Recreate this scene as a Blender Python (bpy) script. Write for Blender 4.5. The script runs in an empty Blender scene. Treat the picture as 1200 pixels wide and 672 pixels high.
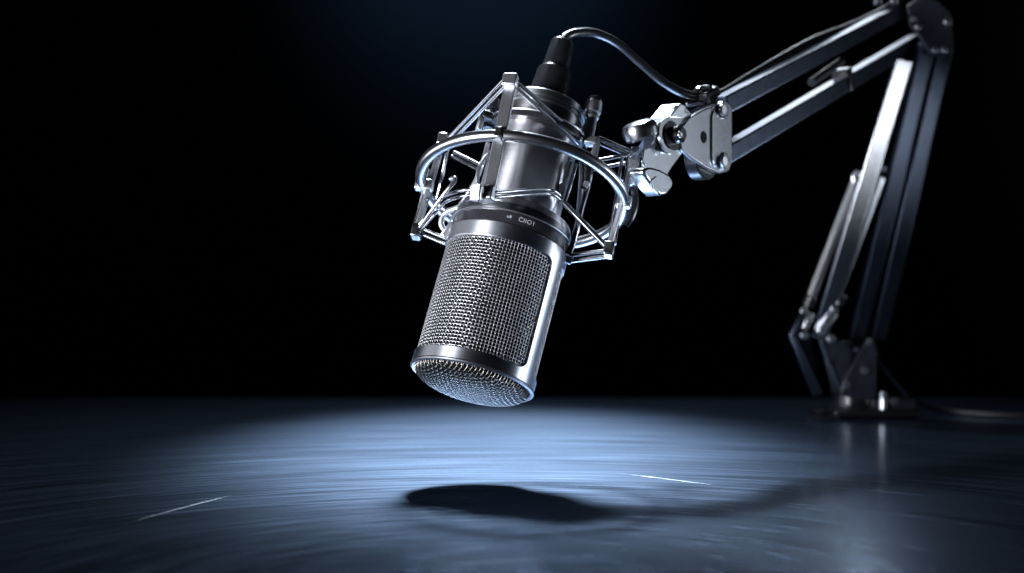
import bpy, bmesh, math, random
from mathutils import Vector as V, Matrix
random.seed(7)
PI = math.pi
sc = bpy.context.scene
COL = sc.collection
F = 1667.0            # focal length in pixels of the 1200-wide photograph
CAMZ = 72.0           # camera height above the tabletop, mm

def DM(d):
    return d if d < 600 else 600 + (d - 600) * .673

def P(x, y, d):
    """point (mm) seen at photo pixel x,y at depth d mm"""
    d = DM(d)
    return V(((x - 600) * d / F, d, CAMZ - (y - 336) * d / F))

# ------------------------------------------------------------------ materials
def mat(name, base, metal=1.0, rough=.3, noise=0.0, nscale=(200, 200, 200), bump=0.0, coat=0.0, spec=None, tint=0.0, aniso=0.0):
    m = bpy.data.materials.new(name); m.use_nodes = True
    nt = m.node_tree; b = nt.nodes['Principled BSDF']
    b.inputs['Base Color'].default_value = (*base, 1)
    b.inputs['Metallic'].default_value = metal
    b.inputs['Roughness'].default_value = rough
    if coat: b.inputs['Coat Weight'].default_value = coat
    if spec is not None: b.inputs['Specular IOR Level'].default_value = spec
    if aniso:
        b.inputs['Anisotropic'].default_value = aniso; b.inputs['Anisotropic Rotation'].default_value = .25
        tg = nt.nodes.new('ShaderNodeTangent'); tg.direction_type = 'RADIAL'; tg.axis = 'Z'
        nt.links.new(tg.outputs[0], b.inputs['Tangent'])
    if noise or bump or tint:
        tc = nt.nodes.new('ShaderNodeTexCoord'); mp = nt.nodes.new('ShaderNodeMapping')
        mp.inputs['Scale'].default_value = nscale
        nz = nt.nodes.new('ShaderNodeTexNoise'); nz.inputs['Scale'].default_value = 1.0
        nz.inputs['Detail'].default_value = 5
        nt.links.new(tc.outputs['Object'], mp.inputs['Vector']); nt.links.new(mp.outputs[0], nz.inputs['Vector'])
        if noise:
            mr = nt.nodes.new('ShaderNodeMapRange')
            mr.inputs['From Min'].default_value = .3; mr.inputs['From Max'].default_value = .7
            mr.inputs['To Min'].default_value = max(.02, rough - noise); mr.inputs['To Max'].default_value = rough + noise
            nt.links.new(nz.outputs['Fac'], mr.inputs['Value']); nt.links.new(mr.outputs[0], b.inputs['Roughness'])
        if tint:
            mx = nt.nodes.new('ShaderNodeMapRange')
            mx.inputs['From Min'].default_value = .3; mx.inputs['From Max'].default_value = .7
            mx.inputs['To Min'].default_value = 1 - tint; mx.inputs['To Max'].default_value = 1 + tint
            vm = nt.nodes.new('ShaderNodeVectorMath'); vm.operation = 'SCALE'; vm.inputs[0].default_value = base
            nt.links.new(nz.outputs['Fac'], mx.inputs['Value']); nt.links.new(mx.outputs[0], vm.inputs['Scale'])
            nt.links.new(vm.outputs[0], b.inputs['Base Color'])
        if bump:
            bp = nt.nodes.new('ShaderNodeBump'); bp.inputs['Strength'].default_value = bump
            bp.inputs['Distance'].default_value = .0004
            nt.links.new(nz.outputs['Fac'], bp.inputs['Height']); nt.links.new(bp.outputs[0], b.inputs['Normal'])
    return m

M_RING  = mat('satin_steel', (.32, .33, .36), 1, .27, .01, (120, 120, 120), tint=.01)
M_POST  = mat('brushed_post_steel', (.46, .47, .50), 1, .42, .04, (2500, 2500, 300), tint=.03)
M_CLIP  = mat('bright_clip_steel', (.60, .61, .64), 1, .32, .04, (400, 400, 400))
M_DCLIP = mat('dark_clip_steel', (.20, .21, .23), 1, .30, .06, (400, 400, 400))
M_CORD  = mat('cord_steel', (.31, .32, .35), 1, .26, .015, (120, 120, 120))
M_HEAD  = mat('satin_gunmetal', (.33, .34, .37), 1, .38, .02, (60, 60, 2500), tint=.03, aniso=.85)
M_BODY  = mat('polished_gunmetal', (.54, .54, .57), 1, .30, .02, (60, 60, 2500), tint=.02, aniso=.85)
M_DARK  = mat('black_anodised', (.035, .036, .042), .6, .24, .05, (300, 300, 300))
M_COLL  = mat('collar_gunmetal', (.13, .135, .15), 1, .30, .02, (60, 60, 2500), aniso=.8)
M_WIRE  = mat('grille_wire', (.50, .50, .53), 1, .30)
M_DOME  = mat('grille_wire_dimmed', (.18, .168, .155), 1, .30)  # same metal as the side wire, coloured darker and warmer against blue table bounce
M_BEAD  = mat('bead_steel', (.20, .21, .23), 1, .35)
M_FOAM  = mat('black_foam', (.004, .004, .004), 0, .9, spec=.1)
M_PLAST = mat('black_plastic', (.008, .009, .011), 0, .27, .03, (400, 400, 400))
M_RUBB  = mat('cable_rubber', (.006, .007, .009), 0, .33, .03, (300, 300, 300))
M_RUBM  = mat('matte_rubber', (.006, .006, .008), 0, .45, spec=.4)
M_LETT  = mat('white_print', (.36, .37, .40), 0, .5)
M_SILV  = mat('cast_silver', (.52, .54, .58), 1, .23, .03, (900, 900, 900), tint=.02)
M_BAR   = mat('arm_bar_steel', (.065, .08, .11), 1, .34, .03, (300, 300, 300), tint=.03)
M_BRKT  = mat('dark_bracket_paint', (.012, .014, .020), .2, .42, .06, (250, 250, 250), tint=.15)
M_BOLT  = mat('bolt_steel', (.75, .76, .80), 1, .30, .05, (300, 300, 300))
M_SPRG  = mat('spring_steel', (.58, .57, .57), 1, .32)

# ------------------------------------------------------------------ mesh builder (everything in mm)
def frame_of(d, up=None):
    d = d.normalized()
    up = up or (V((0, 0, 1)) if abs(d.z) < .95 else V((0, 1, 0)))
    s = d.cross(up).normalized()
    return d, s, s.cross(d).normalized()

class MB:
    def __init__(s, xf=None): s.bm = bmesh.new(); s.xf = xf
    def v(s, p): return s.bm.verts.new(s.xf @ V(p) if s.xf else V(p))
    def grid(s, rows, close_u=False, close_v=False):
        n = len(rows); m = len(rows[0])
        for i in range(n if close_u else n - 1):
            for j in range(m if close_v else m - 1):
                a, b, c, d = rows[i][j], rows[i][(j + 1) % m], rows[(i + 1) % n][(j + 1) % m], rows[(i + 1) % n][j]
                try: s.bm.faces.new((a, b, c, d))
                except ValueError: pass
    def tube(s, pts, r, n=10, closed=False, up=None, cap=True):
        pts = [V(p) for p in pts]; k = len(pts); rows = []
        rr = r if isinstance(r, (list, tuple)) else [r] * k
        prev = None
        for i in range(k):
            a = pts[(i - 1) % k] if (closed or i) else pts[0]
            b = pts[(i + 1) % k] if (closed or i < k - 1) else pts[-1]
            d = (b - a).normalized()
            if prev is None:
                _, sx, uy = frame_of(d, up)
            else:
                sx = (prev - d * prev.dot(d)).normalized(); uy = sx.cross(d).normalized()
            prev = sx
            rows.append([s.v(pts[i] + (sx * math.cos(2 * PI * j / n) + uy * math.sin(2 * PI * j / n)) * rr[i]) for j in range(n)])
        s.grid(rows, close_u=closed, close_v=True)
        if not closed and cap:
            s.bm.faces.new(rows[0][::-1]); s.bm.faces.new(rows[-1])
        return s
    def lathe(s, prof, o, axis, n=64, closed=False, cap=False):
        """prof: list of (radius, along)"""
        d, sx, uy = frame_of(V(axis))
        o = V(o); rows = []
        for (r, t) in prof:
            rows.append([s.v(o + d * t + (sx * math.cos(2 * PI * j / n) + uy * math.sin(2 * PI * j / n)) * max(r, 1e-3)) for j in range(n)])
        s.grid(rows, close_u=closed, close_v=True)
        if cap:
            s.bm.faces.new(rows[0][::-1]); s.bm.faces.new(rows[-1])
        return s
    def cyl(s, o, axis, r, h, n=32, ch=.25):
        """solid cylinder centred at o, chamfered"""
        ch = min(ch, r * .4, h * .4)
        return s.lathe([(0, -h/2), (r - ch, -h/2), (r, -h/2 + ch), (r, h/2 - ch), (r - ch, h/2), (0, h/2)], o, axis, n)
    def bar(s, p0, p1, w, h, up=None):
        """square bar from p0 to p1; w across (side), h along up"""
        p0, p1 = V(p0), V(p1); d, sx, uy = frame_of(p1 - p0, up)
        rows = [[s.v(p + sx * a * w / 2 + uy * b * h / 2) for a, b in ((-1, -1), (1, -1), (1, 1), (-1, 1))] for p in (p0, p1)]
        s.grid(rows, close_v=True); s.bm.faces.new(rows[0][::-1]); s.bm.faces.new(rows[1])
        return s
    def box(s, c, ax, ay, az, hx, hy, hz):
        c = V(c); return s.bar(c - V(ax).normalized() * hx, c + V(ax).normalized() * hx, 2 * hy, 2 * hz, V(az))
    def prism(s, poly, off):
        """closed polygon (3-D points) pushed along off"""
        off = V(off); a = [s.v(V(p) - off / 2) for p in poly]; b = [s.v(V(p) + off / 2) for p in poly]
        s.bm.faces.new(a); s.bm.faces.new(b[::-1])
        for i in range(len(a)):
            j = (i + 1) % len(a); s.bm.faces.new((a[j], a[i], b[i], b[j]))
        return s
    def build(s, name, m, parent=None, bevel=0, sharp=35, segs=2):
        bm = s.bm
        bmesh.ops.recalc_face_normals(bm, faces=bm.faces[:])
        inv = parent_matrix(parent).inverted()
        for v in bm.verts: v.co = inv @ (v.co * .001)
        for f in bm.faces: f.smooth = True
        me = bpy.data.meshes.new(name); bm.to_mesh(me); bm.free()
        me.set_sharp_from_angle(angle=math.radians(sharp))
        me.materials.append(m)
        o = bpy.data.objects.new(name, me); COL.objects.link(o)
        if parent: o.parent = parent
        if bevel:
            md = o.modifiers.new('bevel', 'BEVEL'); md.width = bevel * .001; md.segments = segs
            md.limit_method = 'ANGLE'; md.angle_limit = math.radians(40); md.harden_normals = False
        return o

def parent_matrix(p):
    m = Matrix()
    while p is not None:
        m = Matrix.LocRotScale(p.location, p.rotation_euler, None) @ m; p = p.parent
    return m

def thing(name, label, cat, loc, group=None):
    o = bpy.data.objects.new(name, None); COL.objects.link(o)
    o.empty_display_size = .01; o.location = V(loc) * .001
    o['label'] = label; o['category'] = cat
    if group: o['group'] = group
    return o

def bez(pts, n=16):
    """Catmull-Rom through points"""
    pts = [V(p) for p in pts]; out = []
    q = [pts[0] * 2 - pts[1]] + pts + [pts[-1] * 2 - pts[-2]]
    for i in range(1, len(q) - 2):
        for k in range(n):
            t = k / n; a, b, c, d = q[i - 1], q[i], q[i + 1], q[i + 2]
            out.append(.5 * ((2 * b) + (c - a) * t + (2 * a - 5 * b + 4 * c - d) * t * t + (3 * b - a - 3 * c + d) * t ** 3))
    out.append(pts[-1]); return out

# ------------------------------------------------------------------ microphone frame
O = P(553, 446, 515)                        # centre of the lower lip
T = P(660, 48, 560)
U = (T - O).normalized()                    # up the microphone
FR = V((0, -1, 0)); FR = (FR - U * FR.dot(U)).normalized()
RT = U.cross(FR).normalized()               # photo right
XF = Matrix((( RT.x, -FR.x, U.x, O.x), (RT.y, -FR.y, U.y, O.y), (RT.z, -FR.z, U.z, O.z), (0, 0, 0, 1)))
XFi = XF.inverted()
def tz(y):
    k = (y - 336) / F
    return (CAMZ - O.z - k * O.y) / (U.z + k * U.y)
def MP(az, r, t):
    """microphone point: azimuth degrees (0 front, + right), radius, along"""
    a = math.radians(az); return O + (FR * math.cos(a) + RT * math.sin(a)) * r + U * t
def on_cyl(x, y, r):
    """where the sight line through x,y meets the microphone-coaxial cylinder -> (az, t)"""
    c = V((0, 0, CAMZ)); d = (P(x, y, 500) - c).normalized()
    lc = XFi @ c; ld = XFi.to_3x3() @ d
    A = ld.x ** 2 + ld.y ** 2; B = 2 * (lc.x * ld.x + lc.y * ld.y); C = lc.x ** 2 + lc.y ** 2 - r * r
    D = max(B * B - 4 * A * C, 0); k = (-B - math.sqrt(D)) / (2 * A); q = lc + ld * k
    return math.degrees(math.atan2(q.x, -q.y)), q.z

R = 22.9
t_wlo, t_whi, t_band, t_text, t_coll = tz(430.5), tz(305), tz(288), tz(274.5), tz(255)
t_capl, t_caph = tz(139), tz(125)
RB = 16.2      # body radius
print('mic t:', [round(q, 1) for q in (t_wlo, t_whi, t_band, t_text, t_coll, t_capl, t_caph, tz(48))])

mic = thing('microphone', 'large silver studio condenser microphone hanging head down with a woven wire mesh grille', 'microphone', O)
mic.rotation_euler = XF.to_euler()

# --- grille frame with two rounded windows
def grille_frame():
    mb = MB(XF); N = 720; z0, z1 = 0.0, t_band; c = 4.2
    wins = [(-123 + 7.2, 57 - 7.2), (57 + 7.2, 237 - 7.2)]
    def span(az):
        for a, b in wins:
            for k in (-360, 0, 360):
                if a + k <= az <= b + k:
                    s = min(az - a - k, b + k - az) * PI / 180 * R
                    e = c - math.sqrt(max(c * c - (c - s) ** 2, 0)) if s < c else 0
                    return (t_wlo + e, t_whi - e)
        return None
    azs = [360 * i / N for i in range(N)]
    for a, b in wins:
        for q in (a, b):
            azs += [(q + .001 * (1 if q == a else -1)) % 360, (q - .001 * (1 if q == a else -1)) % 360]
    azs = sorted(set(azs))
    zm = (t_wlo + t_whi) / 2
    def strip(fn_out):
        pass
    def shell(r):
        cols = []
        for az in azs:
            a = math.radians(az); x, y = math.sin(a) * r, -math.cos(a) * r
            w = span(az)
            lo, hi = w if w else (zm, zm)
            if w and hi <= lo: lo = hi = zm
            cols.append(([mb.v((x, y, z)) for z in (z0, lo)], [mb.v((x, y, z)) for z in (hi, z1)], w is not None))
        return cols
    A, B = shell(R), shell(R - 1.5)
    n = len(azs); F_ = mb.bm.faces.new
    for i in range(n):
        j = (i + 1) % n
        a, b, p, q = A[i], A[j], B[i], B[j]
        F_((a[0][0], b[0][0], b[0][1], a[0][1])); F_((a[1][0], b[1][0], b[1][1], a[1][1]))
        F_((p[0][0], p[0][1], q[0][1], q[0][0])); F_((p[1][0], p[1][1], q[1][1], q[1][0]))
        F_((a[0][0], p[0][0], q[0][0], b[0][0])); F_((a[1][1], b[1][1], q[1][1], p[1][1]))
        if a[2] and b[2]:
            F_((a[0][1], b[0][1], q[0][1], p[0][1])); F_((a[1][0], p[1][0], q[1][0], b[1][0]))
        elif a[2] != b[2]:      # the pillar's edge: close it between the two corner heights
            s, tt = (a, p) if a[2] else (b, q)
            try: F_((s[0][1], s[1][0], tt[1][0], tt[0][1]))
            except ValueError: pass
    bmesh.ops.remove_doubles(mb.bm, verts=mb.bm.verts[:], dist=.0005)
    o = mb.build('grille_frame', M_HEAD, mic, bevel=.35, sharp=30)
    return o
grille_frame()
# rolled bead round the lower lip and window rims
MB(XF).lathe([(R - 1.3, -.25), (R - .5, -.55), (R + .12, -.15), (R + .22, .35), (R + .02, .8), (R - 1.3, .8)], (0, 0, 0), (0, 0, 1), 128, closed=True).build('lip_bead', M_BEAD, mic)

# --- woven wire side mesh
def side_mesh():
    mb = MB(XF); rm = R - .95; nv = 108; pitch = 2 * PI * rm / nv
    z0, z1 = t_wlo - 2, t_whi + 2; nr = int(round((z1 - z0) / (pitch * 1.02))); dz = (z1 - z0) / nr
    amp = .07; rw = .195
    for i in range(nv):                       # lengthwise wires
        ph = random.uniform(-.09, .09) + .12 * (i % 2)
        a = 2 * PI * i / nv; pts = []
        for k in range(nr * 6 + 1):
            zz = z0 + dz * k / 6; r = rm + .06 + .095 * math.cos(2 * PI * (k / 6 + ph))
            pts.append((math.sin(a) * r, -math.cos(a) * r, zz))
        mb.tube(pts, rw, 5, up=V((math.sin(a), -math.cos(a), 0)))
    for j in range(nr + 1):                   # hoop wires
        zz = z0 + dz * j; pts = []
        for k in range(nv * 4):
            a = 2 * PI * k / (nv * 4); r = rm - .10 - amp * math.cos(PI * (k / 4 + j))
            pts.append((math.sin(a) * r, -math.cos(a) * r, zz))
        mb.tube(pts, rw * .88, 5, closed=True)
    return mb.build('side_wire_mesh', M_WIRE, mic, sharp=180)
side_mesh()

# --- woven wire dome below
def dome_mesh():
    mb = MB(XF); Rd = R - 1.5; H = 6.0; pitch = 1.34; n = int(Rd / pitch); amp = .14; rw = .20
    def zf(x, y):
        q = min((x * x + y * y) / (Rd * Rd), 1); return .3 - H * (1 - q ** 1.25) ** .5
    for ax in (0, 1):
        for i in range(-n, n + 1):
            c = i * pitch; L = math.sqrt(Rd * Rd - c * c); K = max(int(8 * L / pitch), 8); pts = []
            for k in range(K + 1):
                s = L * math.sin(PI / 2 * (2 * k / K - 1))
                x, y = (c, s) if ax == 0 else (s, c)
                z = zf(x, y) + amp * math.cos(PI * (s / pitch + i)) * (1 if ax == 0 else -1)
                a = math.radians(28); pts.append((x * math.cos(a) - y * math.sin(a), x * math.sin(a) + y * math.cos(a), z))
            mb.tube(pts, rw, 5)
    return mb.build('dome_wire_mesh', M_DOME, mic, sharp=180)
dome_mesh()
# fine cloth lining behind the mesh
MB(XF).lathe([(.5, -3.6), (10, -3.2), (17, -1.6), (R - 3.2, 1.6), (R - 3.2, t_whi + 2), (.5, t_whi + 2)], (0, 0, 0), (0, 0, 1), 64).build('foam_lining', M_FOAM, mic)

# --- text ring, collar, body, cap
e = .25
tr = MB(XF).lathe([(5, t_band - .3), (R - 1.0, t_band - .3), (R - .9, t_band + .05), (R - .45, t_band + .35), (R - .45, t_text - .5), (R - .9, t_text - .2), (R - .9, t_text + .3), (5, t_text + .3)], (0, 0, 0), (0, 0, 1), 128).build('text_ring', M_DARK, mic, sharp=25)
MB(XF).lathe([(R - 1.2, t_text + .05), (R - .35, t_text + .05), (R - .12, t_text + .2), (R - .12, t_text + .45), (R - .35, t_text + .6), (R - 1.2, t_text + .6)], (0, 0, 0), (0, 0, 1), 128, closed=True).build('trim_ring', M_CLIP, mic, sharp=25)
t_m = t_text + .50 * (t_coll - t_text)
MB(XF).lathe([(5, t_text + .4), (R - .8, t_text + .4), (R - .6, t_text + .8), (R - .6, t_text + 1.0), (R - .2, t_text + 1.25),
              (R - .35, t_m - .35), (R - .8, t_m), (5, t_m)], (0, 0, 0), (0, 0, 1), 128).build('lower_collar', M_COLL, mic, sharp=25)
MB(XF).lathe([(5, t_m - .1), (R - 1.2, t_m - .1), (R - 1.0, t_m + .4), (R - 1.6, t_coll - .8), (R - 2.6, t_coll - .2), (R - 3.4, t_coll), (5, t_coll)], (0, 0, 0), (0, 0, 1), 128).build('upper_collar', M_HEAD, mic, sharp=25)
MB(XF).lathe([(5, t_coll - .2), (RB + .6, t_coll - .2), (RB + .6, t_coll + .5), (RB, t_coll + 1.0), (RB, t_capl - .9), (RB - .7, t_capl - .5), (RB - .7, t_capl), (5, t_capl)], (0, 0, 0), (0, 0, 1), 128).build('body_tube', M_BODY, mic, sharp=25)
MB(XF).lathe([(5, t_capl), (RB - .8, t_capl), (RB - .2, t_capl + .4), (RB - .2, t_capl + 1.4), (RB - .7, t_capl + 1.6), (RB - .7, t_capl + 2.0), (RB - .1, t_capl + 2.2),
              (RB - .1, t_caph - .8), (RB - .9, t_caph), (5, t_caph)], (0, 0, 0), (0, 0, 1), 128).build('end_cap', M_HEAD, mic, sharp=25)

# --- lettering on the text ring
def lettering(txt, px, py, h, parent):
    r = R - .40
    az, t = on_cyl(px, py, r); print('text', txt, az, t, t_band, t_text)
    t = t_band + .56 * (t_text - t_band)
    cu = bpy.data.curves.new('lettering', 'FONT'); cu.body = txt; cu.size = h * 1.38; cu.align_x = 'CENTER'; cu.align_y = 'CENTER'
    cu.extrude = .03; cu.resolution_u = 3; cu.space_character = 1.08
    tmp = bpy.data.objects.new('lettering', cu); COL.objects.link(tmp)
    bpy.context.view_layer.update()
    me = bpy.data.meshes.new_from_object(tmp.evaluated_get(bpy.context.evaluated_depsgraph_get()))
    COL.objects.unlink(tmp); bpy.data.objects.remove(tmp)
    bm = bmesh.new(); bm.from_mesh(me); bpy.data.meshes.remove(me)
    bmesh.ops.subdivide_edges(bm, edges=[q for q in bm.edges if q.calc_length() > .6], cuts=2)
    mb = MB(); mb.bm.free(); mb.bm = bm
    for v in bm.verts:
        v.co = MP(az + math.degrees(v.co.x / r), r + v.co.z, t + v.co.y)
    return mb.build('lettering', M_LETT, parent)
lettering('CIIO1', 616, 266.0, 1.75, tr)
lettering('o8', 595, 260.5, 1.15, tr)

# ------------------------------------------------------------------ shock mount
axd = lambda y: (O + U * tz(y)).y
C = O + U * tz(227)
_b, _tl = math.radians(26.6), math.radians(10.5)
N_ = V((math.sin(_tl) * math.cos(_b), math.sin(_b), math.cos(_tl) * math.cos(_b))).normalized()
F2 = V((0, -1, 0)); F2 = (F2 - N_ * F2.dot(N_)).normalized(); R2 = N_.cross(F2).normalized()
RR = 120.5 * C.y / F
def RP(az, r, t):
    a = math.radians(az); return C + (F2 * math.cos(a) + R2 * math.sin(a)) * r + N_ * t
def on_plane(x, y, o, n):
    c = V((0, 0, CAMZ)); d = P(x, y, 500) - c
    return c + d * ((o - c).dot(n) / d.dot(n))

mount = thing('shock_mount', 'round spider shock mount of steel ring, posts and taut cords around the microphone body', 'shock mount', C - N_ * 25)
mring = MB().tube([RP(a, RR, 0) for a in range(0, 360, 3)], 2.15, 18, closed=True).build('outer_ring', M_RING, mount, sharp=180)

posts = {}
def post(az, ht, hb, w, key, blk, blk_bot, clip, dt=0, db=0):
    ctr = RP(az, RR + .6, 0); rad = (RP(az, 1, 0) - RP(az, 0, 0)).normalized(); tan = N_.cross(rad)
    a, b = ctr + N_ * ht + R2 * dt, ctr - N_ * hb + R2 * db
    off = -rad * 1.2 if key == 'front' else V((0, 0, 0))
    o = MB().bar(b + off, a + off, w, 1.9, rad).build('post', M_POST, mount, bevel=.35)
    # collar gripping the ring
    MB().box(RP(az, RR - abs(dt + db) * .12, 0), tan, rad, N_, 1.5, 2.7 + abs(dt + db) * .12, 2.3).build('ring_clip', clip, o, bevel=.6)
    MB().box(a + N_ * .8, N_, tan, rad, 2.6, w / 2 + .55, 1.9).build('end_block', blk, o, bevel=.6)
    if key == 'front':
        rad = V((-.43, -.90, .05)).normalized(); tan = N_.cross(rad).normalized(); rad = tan.cross(N_)
    MB().box(b - N_ * .3, N_, tan, rad, 2.9, w / 2 + .4, 1.9).build('end_block', blk_bot, o, bevel=.6)
    posts[key] = (a + N_ * .5, b)
    if key == 'front':
        q = P(560.5, 227, b.y - 2.2)
        nr_ = V((-.43, -.90, .03)).normalized(); sd_ = V((.9, -.43, 0)).normalized()
        MB().box(q + nr_ * 1.0, V((.08, 0, 1)), sd_, nr_, 2.9, 2.0, 1.7).build('cord_clip', M_CLIP, o, bevel=.6)
        posts[key] = (a + N_ * .5, q)
post(-17, 22.4, 24.5, 4.4, 'front', M_POST, M_CLIP, M_DCLIP)
post(-101, 20.5, 20, 3.6, 'left', M_CLIP, M_DCLIP, M_POST, 4.6, 2.4)
post(79, 20.5, 21, 3.6, 'right', M_DCLIP, M_DCLIP, M_POST, .8, -3.6)
post(161, 21, 21, 3.6, 'back', M_DCLIP, M_DCLIP, M_POST)

# inner cradle: upper and lower rings round the body, legs, hooks
t_u = tz(160)
def flat_ring(name, r0, r1, t, h, m):
    return MB(XF).lathe([(r0, t - h/2), (r1 - .3, t - h/2), (r1, t - h/2 + .3), (r1, t + h/2 - .3), (r1 - .3, t + h/2), (r0, t + h/2)], (0, 0, 0), (0, 0, 1), 128, closed=True).build(name, m, mount, sharp=30)
flat_ring('cradle_ring', RB + .25, RB + 3.0, t_u, 2.6, M_DARK)
MB(XF).tube([(math.sin(a * PI / 90) * (RB + 2.9), -math.cos(a * PI / 90) * (RB + 2.9), t_u + 1.4) for a in range(180)], .45, 8, closed=True).build('cradle_rim', M_CLIP, mount)
# right hook block (T-shaped) and left one
def hook_block(az, r, t, m, sz=1.0):
    rad = (MP(az, 1, 0) - MP(az, 0, 0)).normalized(); tan = U.cross(rad)
    o = MB()
    o.box(MP(az, r - 1.2, t), rad, tan, U, 3.6 * sz, 2.3, 1.5)
    o = o.build('hook_block', m, mount, bevel=.5)
    q = MB(); q.box(MP(az, r + 2.2, t - 2.6), U, tan, rad, 4.2, 1.9, 1.0)
    q.build('hook_plate', M_POST, o, bevel=.4)
    return o
hb_r, hb_l = hook_block(72, RB + 5.4, t_u + .6, M_POST), hook_block(-78, RB + 4.4, t_u + .6, M_DCLIP)
def thumbscrew(x, y0, x1, y1, d, m1, m2, name='thumbscrew'):
    a, b = P(x, y0, d), P(x1, y1, d + 6); ax = (b - a).normalized(); L = (b - a).length
    o = MB().lathe([(0, 0), (2.15, 0), (2.15, L * .55), (0, L * .55)], a, ax, 28).build('thumbscrew', m1, mount)
    MB().lathe([(0, L * .50), (2.4, L * .50), (2.75, L * .53), (2.75, L * .58), (2.3, L * .60), (3.0, L * .63), (3.15, L * .66), (3.15, L * .86), (2.8, L * .88), (0, L * .88)], a, ax, 28).build('knurled_head', m1, o, sharp=25)
    MB().lathe([(2.75, L * .87), (3.0, L * .90), (2.7, L * .97), (1.7, L * 1.0), (0, L * 1.0)], a, ax, 28).build('rubber_cap', m2, o, sharp=25)
    return o
dR = MP(72, RB + 4, t_u).y
thumbscrew(689, 165, 698, 114, dR, M_POST, M_PLAST)
dL = MP(-78, RB + 3, t_u).y
thumbscrew(572, 152, 580, 117, dL + 3, M_PLAST, M_PLAST)

# cradle legs down to the lower hooks
dRl = MP(80, R + 2.5, t_band).y; dLl = MP(-95, R + 2.5, t_band).y
def rod(pts, r, m=M_CORD, name='cradle_leg', parent=None, n=10, smooth=8):
    return MB().tube(bez(pts, smooth) if len(pts) > 2 else pts, r, n).build(name, m, parent or mount, sharp=60)
legR = rod([P(690, 178, dR), P(691, 205, dR - 2), P(684, 235, dR - 6), P(677, 262, dRl), P(670, 290, dRl), P(663, 301, dRl)], 1.15)
legR2 = rod([P(682, 178, dR + 6), P(681, 212, dR + 3), P(678, 250, dRl + 6), P(676, 272, dRl + 6)], 1.0, M_POST)
MB().box(P(664, 303, dRl), V((.8, 0, -.5)), V((0, 1, 0)), V((.5, 0, .8)), 2.4, 1.8, 1.5).build('lower_hook', M_CLIP, legR, bevel=.6)
legL = rod([P(572, 168, dL), P(566, 190, dL - 2), P(556, 215, dL - 4), P(540, 240, dLl + 6), P(528, 262, dLl + 4)], .95, M_POST)
MB().box(P(527, 270, dLl), V((.62, 0, .78)), V((0, 1, 0)), V((.78, 0, -.62)), 3.6, 1.8, 1.9).build('lower_hook', M_CLIP, legL, bevel=.6)
rod([P(565, 236, dLl - 6), P(540, 243, dLl - 4), P(522, 250, dLl), P(517, 262, dLl), P(522, 272, dLl)], 1.1, M_POST, 'hook_wire')
# dark hanging strap and bright strut beside the body, right
rod([P(668, 190, dR - 9), P(664, 205, dR - 10), P(660, 220, dR - 11)], .9, M_PLAST, 'rubber_strap')
MB().tube([P(660, 216, dR - 11), P(655.5, 233, dR - 12)], [1.2, 1.5], 12).build('rubber_end', M_PLAST, mount)
rod([P(675, 192, dR - 6), P(669, 215, dR - 7), P(661, 240, dR - 9)], .75)
MB().tube([P(686, 178, dR - 3), P(688, 200, dR - 3), P(686, 222, dR - 3)], 2.0, 12).build('strut_sleeve', M_PLAST, mount)
MB().cyl(P(687, 216, dR - 6), V((0, 1, 0)), 1.3, 1.4, 16).build('screw', M_BOLT, mount)
# loop of cord on the left of the body
rod([P(559, 220, dL - 14), P(560, 203, dL - 12), P(566, 188, dL - 8), P(575, 178, dL - 4), P(583, 172, dL - 1)], .8, M_POST, 'cord_loop')

# taut cords, in pairs
def cords(p, q, gap=1.15, r=.72, m=M_CORD, mid=None, dirv=None):
    p, q = V(p), V(q)
    ln = (q - p).normalized(); side = ln.cross(V((0, 1, 0))).normalized()
    for s in (-1, 1):
        pts = [p + side * s * gap] + ([V(k) + side * s * gap for k in mid] if mid else []) + [q + side * s * gap]
        rod(pts, r, m, 'cord', n=8)
Ft, Fb = posts['front']; Lt, Lb = posts['left']; Rt, Rb = posts['right']
pj = lambda v: (600 + v.x * F / v.y, 336 + (CAMZ - v.z) * F / v.y)
for k_, v_ in posts.items(): print('post', k_, [tuple(round(c) for c in pj(q)) for q in v_])
HR = P(688, 168, dR - 2)
cords(Ft + R2 * -1.5, Lt + R2 * 2, .95)
cords(Ft + R2 * 1.5, P(680, 166, dR - 3), .95)
cords(P(700, 164, dR), Rt, .95)
cords(P(694, 194, dR - 2), Rt + V((-1.5, 0, -1)), 1.5, .72)
cords(Lt + V((4, 0, -5)), P(563, 197, dL - 4), .9)
cords(Lt + V((0, 0, -3)), P(505, 235, Lb.y + 4), 1.9, .75, mid=[P(511, 212, Lt.y + 1)])
cords(P(506, 200, Lt.y), Lb + V((0, 0, 2)), 1.2, .6)
cords(Lb + V((1.5, 0, 0)), P(527, 285, dLl), 1.0, .7)
cords(Lb, Fb, 1.0, .65, mid=[P(505, 252, Lb.y - 3), P(520, 235, Lb.y - 8), P(535, 228.5, Fb.y + 8), P(549, 226, Fb.y + 2)])
rod([Lb + V((1, -1, 1)), P(508, 244, Lb.y - 6), P(525, 222, Lb.y - 9), P(532, 214, Lb.y - 9), P(533, 209, Lb.y - 8), P(528, 210, Lb.y - 6)], .85, M_RING, 'hooked_wire')
bf = MP(20, RB + 5.5, tz(215)).y
bR = MP(45, RB + 5.5, tz(215)).y
cords(Fb, P(656, 232, bR), .8, .62, M_CORD, mid=[P(580, 228.5, Fb.y + 2), P(610, 226, (Fb.y + bf) / 2 - 2), P(638, 224.5, bf - 1.5), P(650, 227, bR - 2.5)])
rod([P(661, 238, bR), Rb + V((-1, 0, 1))], 1.15, M_RING, 'brace_rod')
cords(P(664, 303.5, dRl), Rb + V((0, 0, -1.5)), 1.1, .75)
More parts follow.
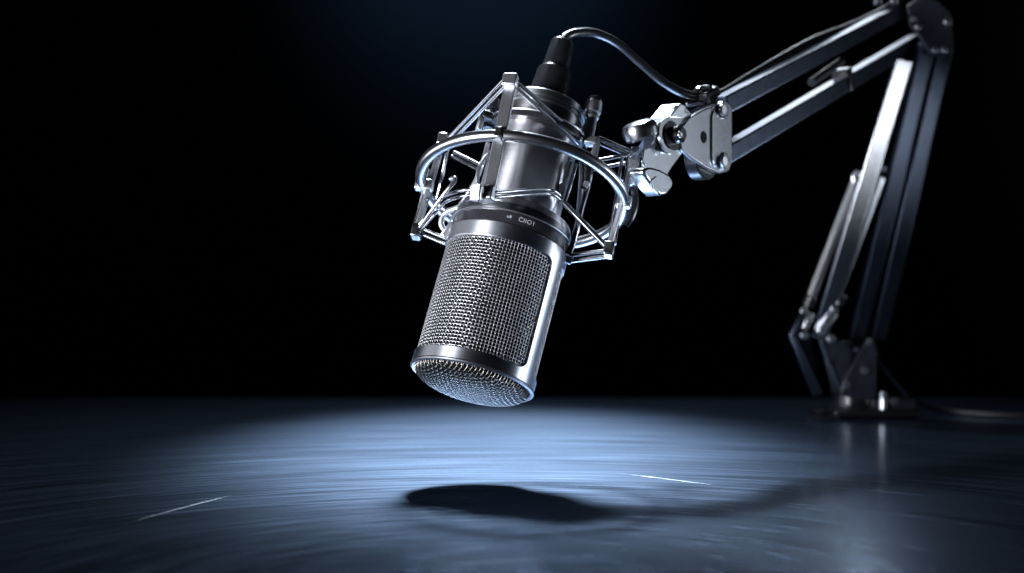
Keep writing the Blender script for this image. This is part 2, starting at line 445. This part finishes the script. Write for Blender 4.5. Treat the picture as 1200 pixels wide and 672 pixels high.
cords(P(733, 182, Rt.y), Rb + V((1, 0, 2)), 1.1, .65)
# bracket from the ring to the arm's swivel
MB().tube([on_plane(x, y, C + V((0, 6, 0)), V((0, 1, 0))) for x, y in bez2] if False else bez([P(735, 214, 575), P(743, 224, 575), P(744, 240, 574), P(739, 256, 573), P(733, 264, 573)], 8), 1.5, 12).build('ring_bracket', M_DARK, mount)
MB().box(P(741, 214, 576), V((1, 0, .25)), V((0, 1, 0)), V((-.25, 0, 1)), 5.5, 2.2, 1.7).build('mount_stud', M_SILV, mount, bevel=.5)

# ------------------------------------------------------------------ cable of the microphone
cable = thing('microphone_cable', 'glossy black cable plugged into the top of the microphone and clipped along the arm', 'cable', O + U * t_caph)
tT = tz(48)
L = tT - t_caph
MB(XF).lathe([(0, t_caph + .05), (8.6, t_caph + .05), (8.9, t_caph + .6), (8.7, t_caph + 1.6), (8.1, t_caph + 2.2), (7.9, t_caph + 3), (6.9, t_caph + L * .50), (6.7, t_caph + L * .52), (5.6, t_caph + L * .56),
               (5.4, t_caph + L * .6), (4.6, tT - 1.6), (4.2, tT - .6), (3.2, tT), (0, tT)], (0, 0, 0), (0, 0, 1), 64).build('plug', M_PLAST, cable, sharp=40)
pl = [O + U * (tT - 4), O + U * (tT + .5), P(664, 42.5, 563), P(676, 38.5, 566), P(697, 39, 570), P(722, 50, 574), P(748, 72, 578), P(775, 95, 582), P(800, 109, 586), P(824, 113.5, 592),
      P(846, 109, 602), P(870, 95, 622), P(915, 68, 662), P(955, 46.5, 705), P(995, 31, 748), P(1030, 15, 785), P(1070, -10, 800)]
MB().tube(bez(pl, 12), 1.75, 14).build('cord', M_RUBB, cable, sharp=180)

# ------------------------------------------------------------------ boom arm
base = P(1005, 490, 866); base.z = 0
arm = thing('boom_arm', 'silver and black jointed desk boom arm with springs clamped to the tabletop', 'boom arm', base)
# head plate
E = P(1090, 38, 800)
hA, hB = P(847, 129, 590), P(848, 189, 590)
bd = (P(1050, 20, 795) - hA).normalized()
pn = V((bd.y, -bd.x, 0)).normalized()                     # normal of the arm's plane, towards camera right
def AP(x, y, off=0):
    """point on the arm's vertical plane, off mm along its normal"""
    return on_plane(x, y, hA + pn * off, pn)
# two upper bars
ub = MB().bar(AP(845, 124, 0), AP(1052, 14.5, 0), 6.6, 7.6, V((0, 0, 1))).build('upper_bar', M_BAR, arm, bevel=.7)
lb_ = MB().bar(AP(846, 183, 0), AP(1072, 49, 0), 6.6, 7.6, V((0, 0, 1))).build('lower_bar', M_BAR, arm, bevel=.7)
# head plates (front and back) with bolts
poly = [(806, 138), (822, 129), (838, 123), (852, 121), (856, 127), (856, 190), (852, 201), (842, 204), (826, 197), (808, 186), (797, 176), (794, 160), (798, 148)]
hp = MB().prism([AP(x, y, 4.6) for x, y in poly], pn * 1.6).build('head_plate', M_SILV, arm, bevel=.5)
MB().prism([AP(x, y, -4.6) for x, y in poly], pn * 1.6).build('head_plate', M_SILV, arm, bevel=.5)
MB().prism([AP(x, y, 5.6) for x, y in [(835, 130), (844, 134), (844, 186), (835, 193), (833, 186), (833, 138)]], pn * 1.0).build('plate_rib', M_SILV, hp, bevel=.4)
MB().cyl(AP(824, 161, 5.2), pn, 2.5, .9, 24).build('hole_shade_disc', M_FOAM, hp)  # solid black disc on the plate, standing for the shade inside a hole
for x, y, r in ((847, 129, 2.9), (848, 189, 2.9)):
    b_ = MB().cyl(AP(x, y, 6.0), pn, r + .7, 2.2, 28, .3).build('bolt', M_DCLIP, arm)
    MB().cyl(AP(x, y, 7.4), pn, r - .5, 1.6, 28, .5).build('bolt_face', M_BOLT, b_)
# round friction disc behind the plate
MB().cyl(AP(822, 184, 0), pn, 9.5, 6.0, 48, .6).build('friction_disc', M_DARK, arm)
# pivot: washers and bolt
pv = MB().cyl(AP(783, 160, 5), V((.78, -.62, .1)), 6.4, 4.2, 40, .7).build('pivot_washer', M_DARK, arm)
MB().lathe([(5.0, -.4), (6.9, -.4), (6.9, .5), (5.0, .5)], AP(783, 160, 6.5), V((.78, -.62, .1)), 40, closed=True).build('washer_rim', M_SILV, pv)
MB().cyl(AP(794, 158, 8.5), V((.78, -.62, .1)), 3.4, 5.5, 28, 1.2).build('pivot_bolt', M_PLAST, pv)
MB().cyl(AP(797, 158, 11.2), V((.78, -.62, .1)), 1.3, 1.2, 20, .4).build('bolt_socket', M_BOLT, pv)
# knuckle blade towards the mount
kp = [(806, 137), (795, 124), (786, 123), (774, 140), (768, 152), (757, 168), (744, 186), (742, 200), (752, 212), (772, 210), (781, 196), (793, 180), (802, 170), (808, 158)]
kn = MB().prism([AP(x, y, 1.0) for x, y in kp], pn * 6).build('swivel_blade', M_SILV, arm, bevel=.7, segs=3)
ins = [(754, 176), (760, 173), (767, 176), (771, 185), (770, 194), (765, 199), (757, 196), (752, 190)]
MB().prism([AP(x, y, 4.2) for x, y in ins], pn * .7).build('inset_panel', M_SILV, kn, bevel=.25)
rg = [(772, 139), (786, 122), (793, 125), (791, 131), (797, 134), (788, 141)]
MB().prism([AP(x, y, 0) for x, y in rg], pn * 9).build('fork_ridge', M_CLIP, kn, bevel=.6)
MB().bar(P(800, 142, 584), P(832, 124, 588), 7, 3.2).build('fork_top', M_SILV, kn, bevel=.5)
# upper tightening knob (disc seen edge-on) and lower lever
MB().lathe([(0, -3.6), (5.4, -3.6), (6.6, -2.6), (6.9, -.5), (6.9, .9), (6.2, 2.6), (4.2, 3.5), (0, 3.8)], AP(750, 153, 0), V((-.30, -.12, .95)), 44).build('tightening_knob', M_SILV, arm, sharp=25)
lev = [(746, 198), (752, 196), (764, 199), (775, 205), (780, 213), (779, 221), (772, 229), (765, 230), (757, 222), (750, 212), (745, 204)]
lv = MB().prism([AP(x, y, 8) for x, y in lev], pn * 7).build('clamp_lever', M_SILV, arm, bevel=1.1, segs=3)
MB().prism([AP(x, y, 11.7) for x, y in [(763, 212), (769, 207), (778, 213), (777, 220), (770, 227), (765, 222)]], pn * .7).build('lever_facet', M_SILV, lv)
MB().tube([P(735, 215, 562), P(744, 212, 560), AP(754, 207, 4)], 1.5, 14).build('threaded_stud', M_BOLT, arm)
for k in range(3):
    MB().cyl(P(739 + 3.5 * k, 213.6 - 1.6 * k, 561), V((1, 0, .35)), 2.0, .5, 18, .1).build('stud_nut', M_BOLT, arm)
# cable clip on top of the arm head
cl = MB().box(P(829, 113, 592), bd, pn, V((0, 0, 1)), 5.5, 3.4, 2.7).build('cable_clip', M_PLAST, arm, bevel=1.0, segs=3)
MB().tube(bez([P(813, 111, 588), P(819, 105, 588), P(829, 103.5, 590), P(835, 107, 591)], 6), 1.3, 10).build('clip_strap', M_SILV, cl)
MB().cyl(P(838, 104, 594), V((0, 0, 1)), 1.4, 1.6, 18, .4).build('clip_screw', M_BOLT, cl)
MB().box(P(814, 121.5, 588), V((1, 0, .1)), pn, V((0, 0, 1)), 4.0, 2.6, 1.1).build('clip_foot', M_SILV, cl, bevel=.8)
# collar and thin spring between the bars
MB().box(AP(988, 94, 0), bd, pn, V((0, 0, 1)), 2.6, 4.6, 5.6).build('bar_collar', M_PLAST, arm, bevel=.9)
MB().tube([AP(951, 97, 2), AP(986, 72, 2)], 2.0, 12).build('tension_rod', M_BRKT, arm)

# elbow
ed = 800
ep = [(1062, 8), (1078, -4), (1098, 2), (1114, 17), (1117, 60), (1108, 66), (1090, 66), (1078, 46), (1066, 30)]
for k, dd in enumerate((-11, 9)):
    el = MB().prism([P(x, y, ed + dd) for x, y in ep], V((-.7, 2.0, 0))).build('elbow_plate', M_BRKT, arm, bevel=.5)
    if k == 0:
        for x, y, r in ((1071, 22, 1.5), (1076, 31, 1.7), (1111, 25, 2.2), (1096, 58, 1.7), (1107, 58, 1.7)):
            MB().cyl(P(x, y, ed + dd - 1.8), V((0, 1, 0)), r, 1.8, 20, .4).build('bolt', M_BOLT, el)
for x in (1028, 1047):
    MB().cyl(P(x, -1, 782), V((0, 0, 1)), 2.4, 6, 20, .5).build('cable_guide', M_SILV, arm)
# lower arm: front flat bar, spring pair, two rear tubes
fb_n = V((-.30, -.95, .12))
def lowbar(x0, y0, d0, x1, y1, d1, w, h, m, name, bev=.6, face=V((0, -1, 0))):
    return MB().bar(P(x1, y1, d1), P(x0, y0, d0), w, h, face).build(name, m, arm, bevel=bev)
lowbar(1059.5, 70, 786, 960, 396, 850, 8.6, 4.0, M_SILV, 'front_bar', .5, V((.10, -.97, .25)))
lowbar(1086, 52, 800, 1004, 396, 870, 8.2, 8.2, M_BAR, 'rear_bar', .8, V((0, -1, 0)))
lowbar(1107, 52, 806, 1029, 396, 872, 8.2, 8.2, M_BAR, 'rear_bar', .8, V((0, -1, 0)))
# coil spring
s0, s1 = P(1002, 214, 818), P(951, 347, 842)
dv, sx, uy = frame_of(s1 - s0); Ls = (s1 - s0).length; turns = 30; pts = []
for k in range(turns * 12 + 1):
    a = 2 * PI * k / 12; pts.append(s0 + dv * Ls * k / (turns * 12) + (sx * math.cos(a) + uy * math.sin(a)) * 2.25)
MB().tube(pts, .52, 6).build('coil_spring', M_SPRG, arm, sharp=180)
MB().tube([s0, s1], 1.5, 10).build('spring_gap_shade', M_DARK, arm)  # black core, painted-in shade for the gaps between the coils
MB().tube(bez([s0 + V((0, 0, -1)), P(1000, 207, 818), P(1004, 202, 818), P(1008, 206, 818), P(1007, 212, 818)], 6), 1.0, 10).build('spring_hook', M_BOLT, arm)
MB().lathe([(0, -3), (2.8, -3), (3.2, -2), (3.2, 0), (2.6, .5), (3.3, 1), (3.3, 3), (2.4, 4), (0, 4)], P(949.5, 352, 843), dv, 24).build('spring_cap', M_PLAST, arm)
# second spring rod
r0, r1 = P(1033, 208, 822), P(983, 344, 842)
dv2 = (r1 - r0).normalized()
MB().tube([r0, r1], 2.4, 18).build('spring_tube', M_SILV, arm)
MB().cyl(P(1035, 199, 821), V((.2, -1, 0)), 1.5, 2, 16, .4).build('bolt', M_BOLT, arm)
MB().lathe([(0, -3), (3.0, -3), (3.4, -2), (3.4, 0), (2.8, .5), (3.5, 1), (3.5, 3), (2.4, 4), (0, 4)], P(985, 350, 842), dv2, 24).build('spring_cap', M_PLAST, arm)
# links below the springs
def link(pts, w, h, m, name, bev=.4):
    for a, b in zip(pts[:-1], pts[1:]):
        MB().bar(a, b, w, h, V((0, -1, 0))).build(name, m, arm, bevel=bev)
link([P(951, 367, 842), P(943, 386, 842)], 3.2, 2.2, M_BOLT, 'spring_link')
link([P(977, 366, 842), P(961, 391, 842)], 4.6, 2.4, M_BOLT, 'spring_link')
for x, y, r in ((942, 365, 1.9), (977.5, 363, 2.0), (942.5, 393, 2.1), (974, 397, 2.2)):
    MB().cyl(P(x, y, 840), V((0, -1, 0)), r, 3, 20, .5).build('bolt', M_BOLT, arm)
# side plates of the base bracket
def plate(poly, d, th, m, name):
    return MB().prism([P(x, y, d) for x, y in poly], V((0, th, 0))).build(name, m, arm, bevel=.5)
plate([(938, 366), (944, 368), (929, 391), (962, 462), (953, 464), (924, 393)], 842, 6, M_BAR, 'side_strap')
plate([(936, 380), (948, 393), (962, 462), (950, 452), (930, 394)], 853, 2, M_BRKT, 'bracket_plate')
plate([(960, 398), (972, 392), (998, 412), (990, 448), (985, 462), (976, 458)], 843, 3, M_BRKT, 'bracket_plate')
plate([(1017, 396), (1024, 397), (1026, 410), (1027, 466), (1012, 470), (985, 464), (986, 452), (992, 438)], 838, 3, M_BRKT, 'bracket_plate')
plate([(985, 400), (1026, 398), (1027, 466), (984, 464)], 874, 3, M_BRKT, 'bracket_plate')
MB().tube([P(962, 402, 840.5), P(971, 424, 840.5), P(984, 456, 840.5)], .9, 8).build('plate_edge', M_BAR, arm)
for x, y, r in ((1019, 401, 1.7), (1003, 410, 1.3), (1013.5, 434, 2.3), (992, 451, 2.4), (970, 425, 1.0)):
    MB().cyl(P(x, y, 835.5), V((0, -1, 0)), r, 2.0, 6, .25).build('bolt', M_BOLT, arm)
# pivot column and clamp on the table
by = DM(868); bx = P(1000, 480, 868).x
MB().lathe([(0, 4.5), (13, 4.5), (13.4, 5.2), (12.8, 6.5), (11.2, 8), (11.2, 13), (12.2, 14), (12.2, 17.5), (10, 18.5), (0, 18.5)], V((bx, by, 0)), V((0, 0, 1)), 48).build('pivot_column', M_PLAST, arm, sharp=25)
cx0, cx1 = P(953, 490, 862).x, P(1075, 490, 862).x
cb = MB()
cb.box(V(((cx0 + cx1) / 2 + 5, by, 3.3)), V((1, 0, 0)), V((0, 1, 0)), V((0, 0, 1)), (cx1 - cx0) / 2 - 5, 13, 1.7)
cb.build('clamp_plate', M_PLAST, arm, bevel=.8)
MB().tube([V((cx0 + u_, by + v_, 1.3)) for u_, v_ in ((12, -15), (3, -14), (0, -8), (0, 8), (3, 14), (12, 15))], 1.25, 12).build('clamp_loop', M_PLAST, arm)
MB().box(V((cx0 + 13, by, 4.2)), V((1, 0, 0)), V((0, 1, 0)), V((0, 0, 1)), 12, 11, .9).build('clamp_tongue', M_PLAST, arm, bevel=.5)
MB().box(V((cx1 - 14, by - 2, 8.2)), V((1, 0, 0)), V((0, 1, 0)), V((0, 0, 1)), 12, 8, 3.2).build('clamp_block', M_BRKT, arm, bevel=.8)
MB().cyl(P(1035, 470, 852), V((0, 0, 1)), 2.2, 10, 24, .6).build('clamp_screw', M_BOLT, arm)
MB().cyl(P(1048, 471, 855), V((0, -1, 0)), 2.6, 3, 24, .6).build('bolt', M_BOLT, arm)

# second cable behind the base, lying on the table
c2 = thing('power_cable', 'black cable hanging behind the arm base and trailing off right over the tabletop', 'cable', P(1110, 488, 900))
q = [P(1026, 415, 880), P(1038, 432, 882), P(1055, 452, 886), P(1072, 470, 890), P(1095, 479, 893)]
q = q + [V((P(1125, 482, 890).x, DM(884), 1.8)), V((P(1165, 486, 870).x, DM(868), 1.6)), V((P(1215, 488, 860).x, DM(856), 1.6)), V((P(1300, 488, 860).x, DM(845), 1.6))]
MB().tube(bez(q, 10), 1.6, 12).build('cord', M_RUBM, c2, sharp=180)

# ------------------------------------------------------------------ setting
def table_material():
    m = bpy.data.materials.new('brushed_tabletop'); m.use_nodes = True
    nt = m.node_tree; N = nt.nodes; Lk = nt.links; b = N['Principled BSDF']
    def math_(op, a=None, bb=None, c=None):
        n = N.new('ShaderNodeMath'); n.operation = op
        for i, q in enumerate((a, bb, c)):
            if q is None: continue
            if isinstance(q, (int, float)): n.inputs[i].default_value = q
            else: Lk.new(q, n.inputs[i])
        return n.outputs[0]
    geo = N.new('ShaderNodeNewGeometry')
    sep = N.new('ShaderNodeSeparateXYZ'); Lk.new(geo.outputs['Position'], sep.inputs[0])
    x = math_('SUBTRACT', sep.outputs[0], 0.0); y = math_('SUBTRACT', sep.outputs[1], .32)
    # slight warp so that the circular brushing is not perfect
    wn = N.new('ShaderNodeTexNoise'); wn.inputs['Scale'].default_value = 5; Lk.new(geo.outputs['Position'], wn.inputs['Vector'])
    wn2 = N.new('ShaderNodeTexNoise'); wn2.inputs['Scale'].default_value = 260; wn2.inputs['Detail'].default_value = 4; Lk.new(geo.outputs['Position'], wn2.inputs['Vector'])
    rad0 = math_('SQRT', math_('ADD', math_('MULTIPLY', x, x), math_('MULTIPLY', y, y)))
    rad = math_('ADD', rad0, math_('MULTIPLY', math_('SUBTRACT', wn.outputs['Fac'], .5), .006))
    ang = math_('ARCTAN2', x, y)
    def polar(fr, fa, seed, detail=2, rough=.5):
        cb = N.new('ShaderNodeCombineXYZ')
        Lk.new(math_('MULTIPLY', rad, fr), cb.inputs[0]); Lk.new(math_('MULTIPLY', math_('SINE', ang), fa), cb.inputs[1])
        Lk.new(math_('ADD', math_('MULTIPLY', math_('COSINE', ang), fa), seed), cb.inputs[2])
        n = N.new('ShaderNodeTexNoise'); n.inputs['Scale'].default_value = 1; n.inputs['Detail'].default_value = detail; n.inputs['Roughness'].default_value = rough
        Lk.new(cb.outputs[0], n.inputs['Vector']); return n.outputs['Fac']
    fine = polar(900, 4, 3.1); mid = polar(380, 2.2, 17.0); broad = polar(70, 1.4, 41.0)
    blot = N.new('ShaderNodeTexNoise'); blot.inputs['Scale'].default_value = 14; blot.inputs['Detail'].default_value = 6
    Lk.new(geo.outputs['Position'], blot.inputs['Vector'])
    # a few long scratches: (radius, half width, angle centre, half angle)
    scr = None
    def cyc(x0, y0, x1, y1):
        pts = [((px - 600) / 1667 * (CAMZ * 1667 / (py - 336)) * .001, (CAMZ * 1667 / (py - 336)) * .001) for px, py in ((x0, y0), (x1, y1))]
        return pts
    for (x0, y0, x1, y1, w) in ((133, 618, 272, 580.5, .00042), (712, 553.5, 838, 569, .00030), (505, 664, 640, 655, .00025)):
        (ax, ay), (bx_, by_) = cyc(x0, y0, x1, y1)
        dx, dy = bx_ - ax, by_ - ay; Ln = math.hypot(dx, dy); dx /= Ln; dy /= Ln
        px = math_('SUBTRACT', sep.outputs[0], ax); py = math_('SUBTRACT', sep.outputs[1], ay)
        al = math_('ADD', math_('MULTIPLY', px, dx), math_('MULTIPLY', py, dy))
        ac = math_('ADD', math_('MULTIPLY', px, -dy), math_('MULTIPLY', py, dx))
        u = math_('DIVIDE', al, Ln)
        bow = math_('MULTIPLY', math_('MULTIPLY', u, math_('SUBTRACT', 1, u)), .004)
        dist = math_('ABSOLUTE', math_('SUBTRACT', ac, bow))
        tap = math_('MULTIPLY', math_('MAXIMUM', math_('MULTIPLY', math_('MULTIPLY', u, math_('SUBTRACT', 1, u)), 4), 0), w)
        k = math_('MULTIPLY', math_('LESS_THAN', dist, tap), math_('MULTIPLY', math_('POWER', math_('MAXIMUM', u, 0.001), .35), math_('ADD', math_('MULTIPLY', wn2.outputs['Fac'], 1.2), .5)))
        scr = k if scr is None else math_('MAXIMUM', scr, k)
    # random short hair scratches along the brushing
    hair = math_('GREATER_THAN', polar(1500, 9, 77, 1, .4), .80)
    # dust specks
    vor = N.new('ShaderNodeTexVoronoi'); vor.inputs['Scale'].default_value = 95; Lk.new(geo.outputs['Position'], vor.inputs['Vector'])
    speck = math_('MULTIPLY', math_('LESS_THAN', vor.outputs['Distance'], .045), math_('GREATER_THAN', blot.outputs['Fac'], .56))
    sc_ = math_('MAXIMUM', scr, math_('MULTIPLY', speck, .18))
    mixn = math_('ADD', math_('MULTIPLY', fine, .62), math_('ADD', math_('MULTIPLY', mid, .36), math_('MULTIPLY', broad, .02)))
    # base colour: dark blue-grey metal, streaked
    cr = N.new('ShaderNodeMapRange'); cr.inputs['From Min'].default_value = .36; cr.inputs['From Max'].default_value = .64
    cr.inputs['To Min'].default_value = .86; cr.inputs['To Max'].default_value = 1.14; Lk.new(mixn, cr.inputs['Value'])
    bl = N.new('ShaderNodeMapRange'); bl.inputs['From Min'].default_value = .3; bl.inputs['From Max'].default_value = .7
    bl.inputs['To Min'].default_value = .93; bl.inputs['To Max'].default_value = 1.07; Lk.new(blot.outputs['Fac'], bl.inputs['Value'])
    vm = N.new('ShaderNodeVectorMath'); vm.operation = 'SCALE'; vm.inputs[0].default_value = TABLE_BASE
    Lk.new(math_('MULTIPLY', cr.outputs[0], bl.outputs[0]), vm.inputs['Scale'])
    mx = N.new('ShaderNodeMix'); mx.data_type = 'RGBA'; Lk.new(sc_, mx.inputs[0]); Lk.new(vm.outputs[0], mx.inputs[6]); mx.inputs[7].default_value = (.46, .50, .56, 1)
    Lk.new(mx.outputs[2], b.inputs['Base Color'])
    b.inputs['Metallic'].default_value = TABLE_METAL
    rr = N.new('ShaderNodeMapRange'); rr.inputs['From Min'].default_value = .35; rr.inputs['From Max'].default_value = .65
    rr.inputs['To Min'].default_value = TABLE_R0; rr.inputs['To Max'].default_value = TABLE_R1; Lk.new(mixn, rr.inputs['Value'])
    Lk.new(math_('MAXIMUM', rr.outputs[0], math_('MULTIPLY', sc_, .55)), b.inputs['Roughness'])
    bp = N.new('ShaderNodeBump'); bp.inputs['Strength'].default_value = .05; bp.inputs['Distance'].default_value = .00025
    Lk.new(mixn, bp.inputs['Height']); Lk.new(bp.outputs[0], b.inputs['Normal'])
    return m
TABLE_BASE = (.24, .34, .50); TABLE_METAL = 1.0; TABLE_R0 = .205; TABLE_R1 = .275
far = CAMZ * F / (466 - 336)
tt = MB(); tt.box(V((0, (far + 346) / 2, -15)), V((1, 0, 0)), V((0, 1, 0)), V((0, 0, 1)), 405, (far - 346) / 2, 15)
tab = tt.build('tabletop', table_material(), None, bevel=2)
tab['kind'] = 'structure'
M_BACK = mat('backdrop_paper', (.022, .025, .03), 0, .9, tint=.05, nscale=(3, 3, 3))
bk = MB(); bk.box(V((0, 2600, 600)), V((1, 0, 0)), V((0, 1, 0)), V((0, 0, 1)), 3500, 10, 2200)
bk = bk.build('backdrop', M_BACK); bk['kind'] = 'structure'

# ------------------------------------------------------------------ lamps
def area(name, loc, target, sx, sy, power, color, spread=180, shape='RECTANGLE'):
    l = bpy.data.lights.new(name, 'AREA'); l.shape = shape; l.size = sx; l.size_y = sy; l.energy = power; l.color = color
    l.spread = math.radians(spread)
    o = bpy.data.objects.new(name, l); COL.objects.link(o); o.location = loc
    o.rotation_euler = (V(target) - V(loc)).to_track_quat('-Z', 'Y').to_euler(); return o
def spot(name, loc, target, power, color, deg, blend, rad):
    l = bpy.data.lights.new(name, 'SPOT'); l.energy = power; l.color = color; l.spot_size = math.radians(deg); l.spot_blend = blend; l.shadow_soft_size = rad
    o = bpy.data.objects.new(name, l); COL.objects.link(o); o.location = loc
    o.rotation_euler = (V(target) - V(loc)).to_track_quat('-Z', 'Y').to_euler(); return o
COOL = (.80, .89, 1.0)
pool = spot('pool_lamp', (-.01, .86, .56), (-.005, .655, 0), 205, COOL, 28.5, 1.0, .042)
pool.scale = (.92, 1.5, 1)
spot('wash_fill', (-.01, .90, .62), (0, .66, 0), 9, COOL, 84, 1, .06)  # added unseen wide spot, lifts the tabletop around the pool
area('right_softbox', (.43, .60, .02), (.02, .55, .12), .22, .12, .30, (.80, .89, 1), 60)
area('arm_fill', (.46, .64, .21), (.14, .63, .16), .16, .14, .012, (.80, .89, 1), 80)  # added unseen fill, brightens only the arm head and upper bars
area('left_softbox', (-.43, .56, .06), (-.02, .55, .13), .34, .16, .19, (.92, .95, 1), 60)
area('front_softbox', (-.34, .27, .06), (.0, .55, .13), .17, .22, .80, (.92, .95, 1), 50)
area('bar_top_fill', (.24, 1.25, .50), (.16, .68, .195), .16, .10, .005, COOL, 14)  # added unseen narrow light for the top edges of the upper bars
spot('bar_fill', (.30, .31, .015), P(1027, 176, 806) * .001, 2.4, (.9, .95, 1), 10, .7, .025)  # added unseen spot, its small cone whitens the upper part of the front bar
spot('backdrop_lamp', (-.05, 1.7, 1.25), (-.06, 2.59, .80), 24, (.26, .54, 1), 44, 1, .1)

w = bpy.data.worlds.new('World'); sc.world = w; w.use_nodes = True
w.node_tree.nodes['Background'].inputs[0].default_value = (.004, .006, .010, 1)
w.node_tree.nodes['Background'].inputs[1].default_value = .15

# ------------------------------------------------------------------ camera
cam = bpy.data.cameras.new('camera'); co = bpy.data.objects.new('camera', cam); COL.objects.link(co)
co.location = (0, 0, CAMZ * .001); co.rotation_euler = (PI / 2, 0, 0)
cam.sensor_width = 36; cam.lens = F / 1200 * 36; cam.clip_start = .01; cam.clip_end = 20
cam.dof.use_dof = True; cam.dof.focus_distance = .512; cam.dof.aperture_fstop = 9.0
sc.camera = co
sc.view_settings.view_transform = 'Standard'; sc.view_settings.look = 'None'
sc.view_settings.exposure = 0; sc.view_settings.gamma = 1
sc.cycles.use_denoising = True
sc.cycles.max_bounces = 8; sc.cycles.glossy_bounces = 6
